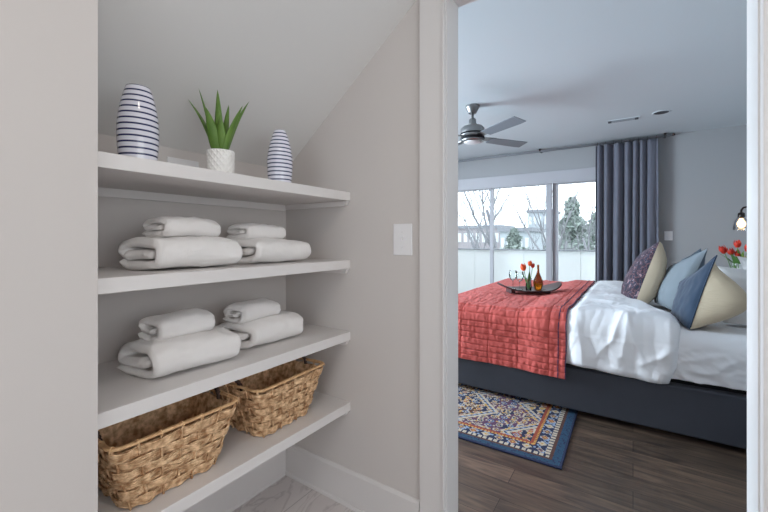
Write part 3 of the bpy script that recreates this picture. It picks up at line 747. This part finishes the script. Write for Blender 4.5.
obj('lens',MB().lathe([(.085,-.3545),(.07,-.364),(.03,-.370),(.001,-.371)],32),M['lens'],fan)
for a in(-33,57,147,237):
    A=math.radians(a); bm=MB(); rr=Matrix.Rotation(A,3,'Z'); ti=Matrix.Rotation(math.radians(-11),3,'X')
    poly=[(.20,-.055),(.58,-.068),(.645,-.066),(.648,.062),(.58,.068),(.20,.055)]
    vs=[rr@(ti@Vector((x,y,z))+Vector((0,0,-.318))) for z in(-.003,.003) for x,y in poly]
    bm.add(vs,[(5,4,3,2,1,0),(6,7,8,9,10,11)]+[(i,(i+1)%6,6+(i+1)%6,6+i) for i in range(6)],False)
    bl=obj('blade',bm,M['blade'],fan,bevel=.002)
    vs=[rr@(ti@Vector((x,y,z))+Vector((0,0,-.311))) for z in(-.002,.005) for x,y in((.10,-.03),(.26,-.045),(.26,.045),(.10,.03))]
    obj('blade_arm',MB().add(vs,[(3,2,1,0),(4,5,6,7)]+[(i,(i+1)%4,4+(i+1)%4,4+i) for i in range(4)],False),M['nickel'],bl)
# vent + downlight
v=thing('ceiling_vent','slim white ceiling vent with dark slots near the curtain','vent',(-.085,4.85,CH))
obj('vent_frame',MB().box(-.155,.155,-.055,.055,-.006,-.0002),M['ceil'],v,bevel=.002)
for k in range(3): obj('slot',MB().box(-.13,.13,-.035+k*.03,-.022+k*.03,-.0075,-.0062),M['blade'],v)
for x in(-.135,.115): obj('damper',MB().box(x-.012,x+.02,-.04,.045,-.0082,-.0077),M['slot'],v)
v=thing('ceiling_downlight','round recessed downlight beside the ceiling vent','downlight',(.245,4.79,CH))
obj('trim_ring',MB().lathe([(.080,-.0002),(.080,-.004),(.068,-.006),(.064,-.002)],40,cap=False),M['ceil'],v)
obj('baffle',MB().lathe([(.001,-.0015),(.064,-.0025)],32,cap=False),M['slot'],v)
# ------------------------------------------------------------ nightstand, tulips, sconce
ns=thing('nightstand','low walnut nightstand behind the bed pillows by the far wall','nightstand',(.905,5.03,0))
obj('cabinet',MB().box(-.22,.22,-.2,.2,.12,.60),M['walnut'],ns,bevel=.004)
for x in(-.19,.19):
    for y in(-.17,.17): obj('leg',MB().tube([(x,y,.001),(x,y,.12)],.014,8),M['walnut'],ns)
dr=obj('drawer',MB().box(-.236,-.2205,-.185,.185,.38,.58),M['walnut'],ns,bevel=.003); obj('knob',MB().ball((-.245,0,.48),.011),M['darkmetal'],dr)
VP=Vector((.872,5.0,.6005))
vv=thing('ceramic_vase','white ceramic vase of red tulips behind the bed pillows','vase',VP)
obj('vase_body',MB().lathe([(.04,0),(.055,.01),(.075,.10),(.072,.18),(.052,.25),(.050,.29),(.047,.29),(.045,.26)],36,cap=False).lathe([(.0005,.001),(.04,.0005)],24,cap=False),M['ceramic'],vv)
g='red tulips in the white vase'
for dx,dz,r,l,dy in[(-.145,.47,.034,'leftmost red tulip drooping from the white vase',0),(-.085,.455,.030,'red tulip just right of the leftmost one in the white vase',-.04),(-.010,.525,.031,'tallest red tulip in the white vase, upright near its centre',.02),(.075,.485,.030,'red tulip on the doorway side of the white vase',0),(-.03,.44,.026,'small red tulip low at the centre of the white vase',-.06)]:
    tulip(l,VP+Vector((dx*.15,dy*.3,.05)),VP+RT*dx+Vector((0,dy,dz-.08)),r,M['petalred'],g,True,(0,0,.06))
for k in range(9):
    a=k*1.5; sd=Vector((cos(a),sin(a),0))
    def lf(u,v,sd=sd,k=k):
        c=Vector((0,0,.22))+sd*(.02+(.10+.012*k)*v*v)+Vector((0,0,.23*v-.008*k*v)); return c+sd.cross(Vector((0,0,1)))*(u-.5)*.05*sin(PI*(.1+.9*v))
    obj('leaf',MB().grid(lf,5,14),M['stem'],vv,label='broad green leaf')
sc=thing('wall_sconce','dark industrial wall sconce with a glowing bulb above the tulips','wall lamp',(XH,5.02,1.42))
obj('backplate',MB().lathe([(.055,0),(.055,.012),(.03,.022)],28),M['darkmetal'],sc,rot=(0,-PI/2,0))
pts=[(-.02,0,0),(-.10,0,.02),(-.19,0,.03),(-.235,0,.02),(-.25,0,-.005),(-.25,0,-.03)]
obj('arm',MB().tube(pts,.009,10),M['darkmetal'],sc)
obj('socket',MB().lathe([(.012,-.025),(.026,-.035),(.028,-.075),(.024,-.085)],24,c=(-.25,0,0)),M['darkmetal'],sc)
obj('shade',MB().lathe([(.030,-.075),(.050,-.11),(.062,-.16),(.064,-.20)],32,c=(-.25,0,0),cap=False),M['clear'],sc)
obj('bulb',MB().lathe([(.012,-.085),(.016,-.10),(.030,-.125),(.033,-.145),(.026,-.168),(.001,-.178)],24,c=(-.25,0,0)),M['bulb'],sc)
# ------------------------------------------------------------ outside
GZ=-3.4
struct('ground',MB().box(-160,120,W+2.2,220,GZ-.1,GZ),M['ground'])
BYP=7.25
struct('balcony_floor',MB().box(-4.6,2.2,W+.17,BYP+.1,-.16,-.04),M['deck'])
bal=thing('balcony_parapet','white panelled balcony wall with a grey cap outside the glass doors','balcony wall',(0,BYP,-.04))
for k in range(7):
    x=-4.55+k*.95; obj('panel',MB().box(x,x+.945,0,.08,0,.955),M['balcony'],bal)
obj('cap_rail',MB().box(-4.6,2.2,-.03,.11,.956,.976),M['cap'],bal)
def place(px,Y):         # horizontal position on the depth line of an outside object
    u=(px-384)/371.4; k=(cos(YAW)*u-sin(YAW))/(sin(YAW)*u+cos(YAW)); return k*Y
def bare(label,px,Y,ht,seed,spread=.5,r0=.12,lean=0):
    R=random.Random(seed); m=MB()
    root=thing('bare_tree',label,'tree',(place(px,Y),Y,GZ),group='leafless trees beyond the balcony')
    trunk=MB(); 
    def br(mm,p,d,L,r,lv):
        pts=[p]; q=p.copy(); dd=d.copy(); n=5
        for i in range(n):
            dd=(dd+Vector((R.uniform(-1,1),R.uniform(-1,1),R.uniform(-.3,.7)))*.13).normalized(); q=q+dd*L/n; pts.append(q.copy())
        mm.tube(pts,[r*(1-.55*i/n) for i in range(n+1)],5 if lv else 7)
        if lv<4:
            for k in range(3 if lv else 5):
                t=R.uniform(.35,1); b=pts[max(1,int(t*n))]; a=R.uniform(0,2*PI); s_=spread*R.uniform(.7,1.3)
                nd=(dd+Vector((cos(a)*s_*1.2,sin(a)*s_,R.uniform(0,.4)))).normalized(); br(m,b,nd,L*R.uniform(.5,.72),r*.45,lv+1)
    br(trunk,Vector((0,0,0)),Vector((lean,0,1)),ht*.5,r0,0)
    obj('trunk',trunk,M['bark'],root); obj('branches',m,M['bark'],root)
bare('tall leafless tree with forking trunks seen through the middle glass door',505,21,12.5,4,.5,.18)
bare('slender leafless tree seen through the left glass door',484,24,9.5,11,.55,.12,-.15)
bare('leafless tree left of the grey block, through the middle glass door',540,30,9.2,15,.6,.11,.15)
bare('leafless tree rising behind the evergreen, through the right glass door',574,17,8.5,21,.5,.12,-.2)
bare('leafless tree at the curtain side of the right glass door',592,24,9.3,27,.55,.12,.0)
def evergreen(label,px,Y,ht,rad,seed):
    R=random.Random(seed); root=thing('evergreen_tree',label,'tree',(place(px,Y),Y,GZ)); m=MB()
    for i in range(3400):
        t=R.random()**.8; z=ht*(.12+.88*t); rr=rad*(1-t)**.8*R.uniform(.35,1.05)*(.75+.35*math.sin(t*23+seed))+.05; a=R.uniform(0,2*PI); p=Vector((rr*cos(a),rr*sin(a),z)); s_=R.uniform(.18,.44)
        d=[Vector((R.uniform(-1,1),R.uniform(-1,1),R.uniform(-1,.6))).normalized()*s_ for _ in range(3)]
        m.add([p+d[0],p+d[1],p+d[2]],[(0,1,2)],False)
    obj('foliage',m,M['needle'],root); obj('trunk',MB().tube([(0,0,0),(0,0,ht*.9)],[.2,.04],8),M['bark'],root)
evergreen('dark evergreen tree seen through the right glass door',572,37,8.1,3.0,5)
evergreen('lower evergreen shrub tree beside the curtain, through the right glass door',597,46,7.2,3.0,6)
evergreen('small evergreen low in the middle glass door',514,42,5.6,2.2,8)
def building(label,px0,px1,Y,zt,mt,rows,cols,dep=8,roofm='bldroof'):
    x0,x1=place(px0,Y),place(px1,Y); root=thing('building',label,'building',((x0+x1)/2,Y,GZ)); w=(x1-x0)/2; h=zt-GZ
    obj('walls',MB().box(-w,w,0,dep,0,h),mt,root); obj('roof',MB().box(-w-.3,w+.3,-.3,dep+.3,h,h+.5),M[roofm],root)
    for r in range(rows):
        for c in range(cols):
            cx=-w+(c+.5)*2*w/cols; ww=2*w/cols*.28; zc=h-1.6-r*3.0
            if zc>1: obj('window',MB().box(cx-ww,cx+ww,-.08,.05,zc-.7,zc+.8),M['bldwin'],root)
building('long pale brick building seen through the left glass door',440,500,60,2.9,M['brickpale'],2,10)
building('tall pale grey block seen through the middle glass door',528,552,75,6.2,M['greybld'],2,5)
building('low pale building behind the evergreen, through the right glass door',556,610,70,2.6,M['brickpale'],1,8)
building('low grey building low in the middle glass door',500,530,50,2.1,M['greybld'],1,5)
# ------------------------------------------------------------ lights
def area(name,loc,rot,sx,sy,pw,col,portal=False,shape='RECTANGLE'):
    l=bpy.data.lights.new(name,'AREA'); l.shape=shape; l.size=sx; l.size_y=sy; l.energy=pw; l.color=col; l.cycles.is_portal=portal
    o=bpy.data.objects.new(name,l); COL.objects.link(o); o.location=loc; o.rotation_euler=rot; return o
w=bpy.data.worlds.new('overcast'); SC.world=w; w.use_nodes=True
bg=w.node_tree.nodes['Background']; bg.inputs[0].default_value=(.82,.92,1.0,1); bg.inputs[1].default_value=3.3
area('window daylight portal',((WX0+WX1)/2,W+.17,1.0),(-PI/2,0,0),WX1-WX0,2.0,1,(1,1,1),True)
area('hall back fill light',(.2,-2.45,1.5),(PI/2,0,0),1.6,1.35,1,(1,.97,.96))  # added lamp outside the back opening, fills the hall
area('west fill light',(XW-.35,2.3,1.4),(0,-PI/2,0),2.2,1.9,345,(.72,.87,1))  # added lamp beyond the west opening, brightens the bedroom
area('hall side fill light',(1.42,0,1.25),(0,PI/2,0),1.5,1.8,8,(1,.90,.80))  # added side lamp that reaches in between the shelves
area('added west opening portal',(XW-.11,2.4,1.25),(0,-PI/2,0),1.9,1.8,1,(1,1,1),True)  # samples the sky through the added west opening
def lamp(name,label,x,y,z,r,pw,col):
    t=thing(name,label,'ceiling light',(x,y,z)); obj('shade',MB().lathe([(r+.01,0),(r+.01,-.03),(r,-.035)],36),M['nickel'],t)
    return area('added_lamp_bulb',(x,y,z-.04),(0,0,0),r*2,r*2,pw,col,False,'DISK')
lamp('added_ceiling_light','unseen round hall ceiling light added above the camera',.10,.05,CH-.001,.13,5.0,(1,.92,.84))  # unseen, added to light the hall and cast the shelf shadows
lamp('added_ceiling_light','unseen round ceiling light added farther back in the hall',.3,-1.4,CH-.001,.22,6,(1,.93,.88))  # unseen, added as further light for the hall
for i,(x,y) in enumerate([(-2.6,2.4),(-2.6,4.4)]):
    area('bedroom_fill_lamp',(x,y,CH-.012),(0,0,0),.14,.14,8,(.92,.95,1),False,'DISK')  # unseen lamps added as extra bedroom light
pl=bpy.data.lights.new('sconce_glow','POINT'); pl.energy=1.2; pl.color=(1,.6,.3); pl.shadow_soft_size=.03
po=bpy.data.objects.new('sconce_glow',pl); COL.objects.link(po); po.location=(XH-.25,5.02,1.42-.20)
# ------------------------------------------------------------ camera and view
cam=bpy.data.cameras.new('camera'); co=bpy.data.objects.new('camera',cam); COL.objects.link(co)
cam.sensor_width=36; cam.lens=371.4/768*36; cam.shift_y=-17/768; cam.clip_start=.02; cam.clip_end=500
co.location=(0,0,H); co.rotation_euler=(PI/2,0,YAW); SC.camera=co
vs=SC.view_settings; vs.view_transform='Standard'; vs.look='None'; vs.gamma=1; vs.use_curve_mapping=False; vs.exposure=0
SC.cycles.use_denoising=True; SC.cycles.max_bounces=12; SC.cycles.diffuse_bounces=9; SC.cycles.transparent_max_bounces=16
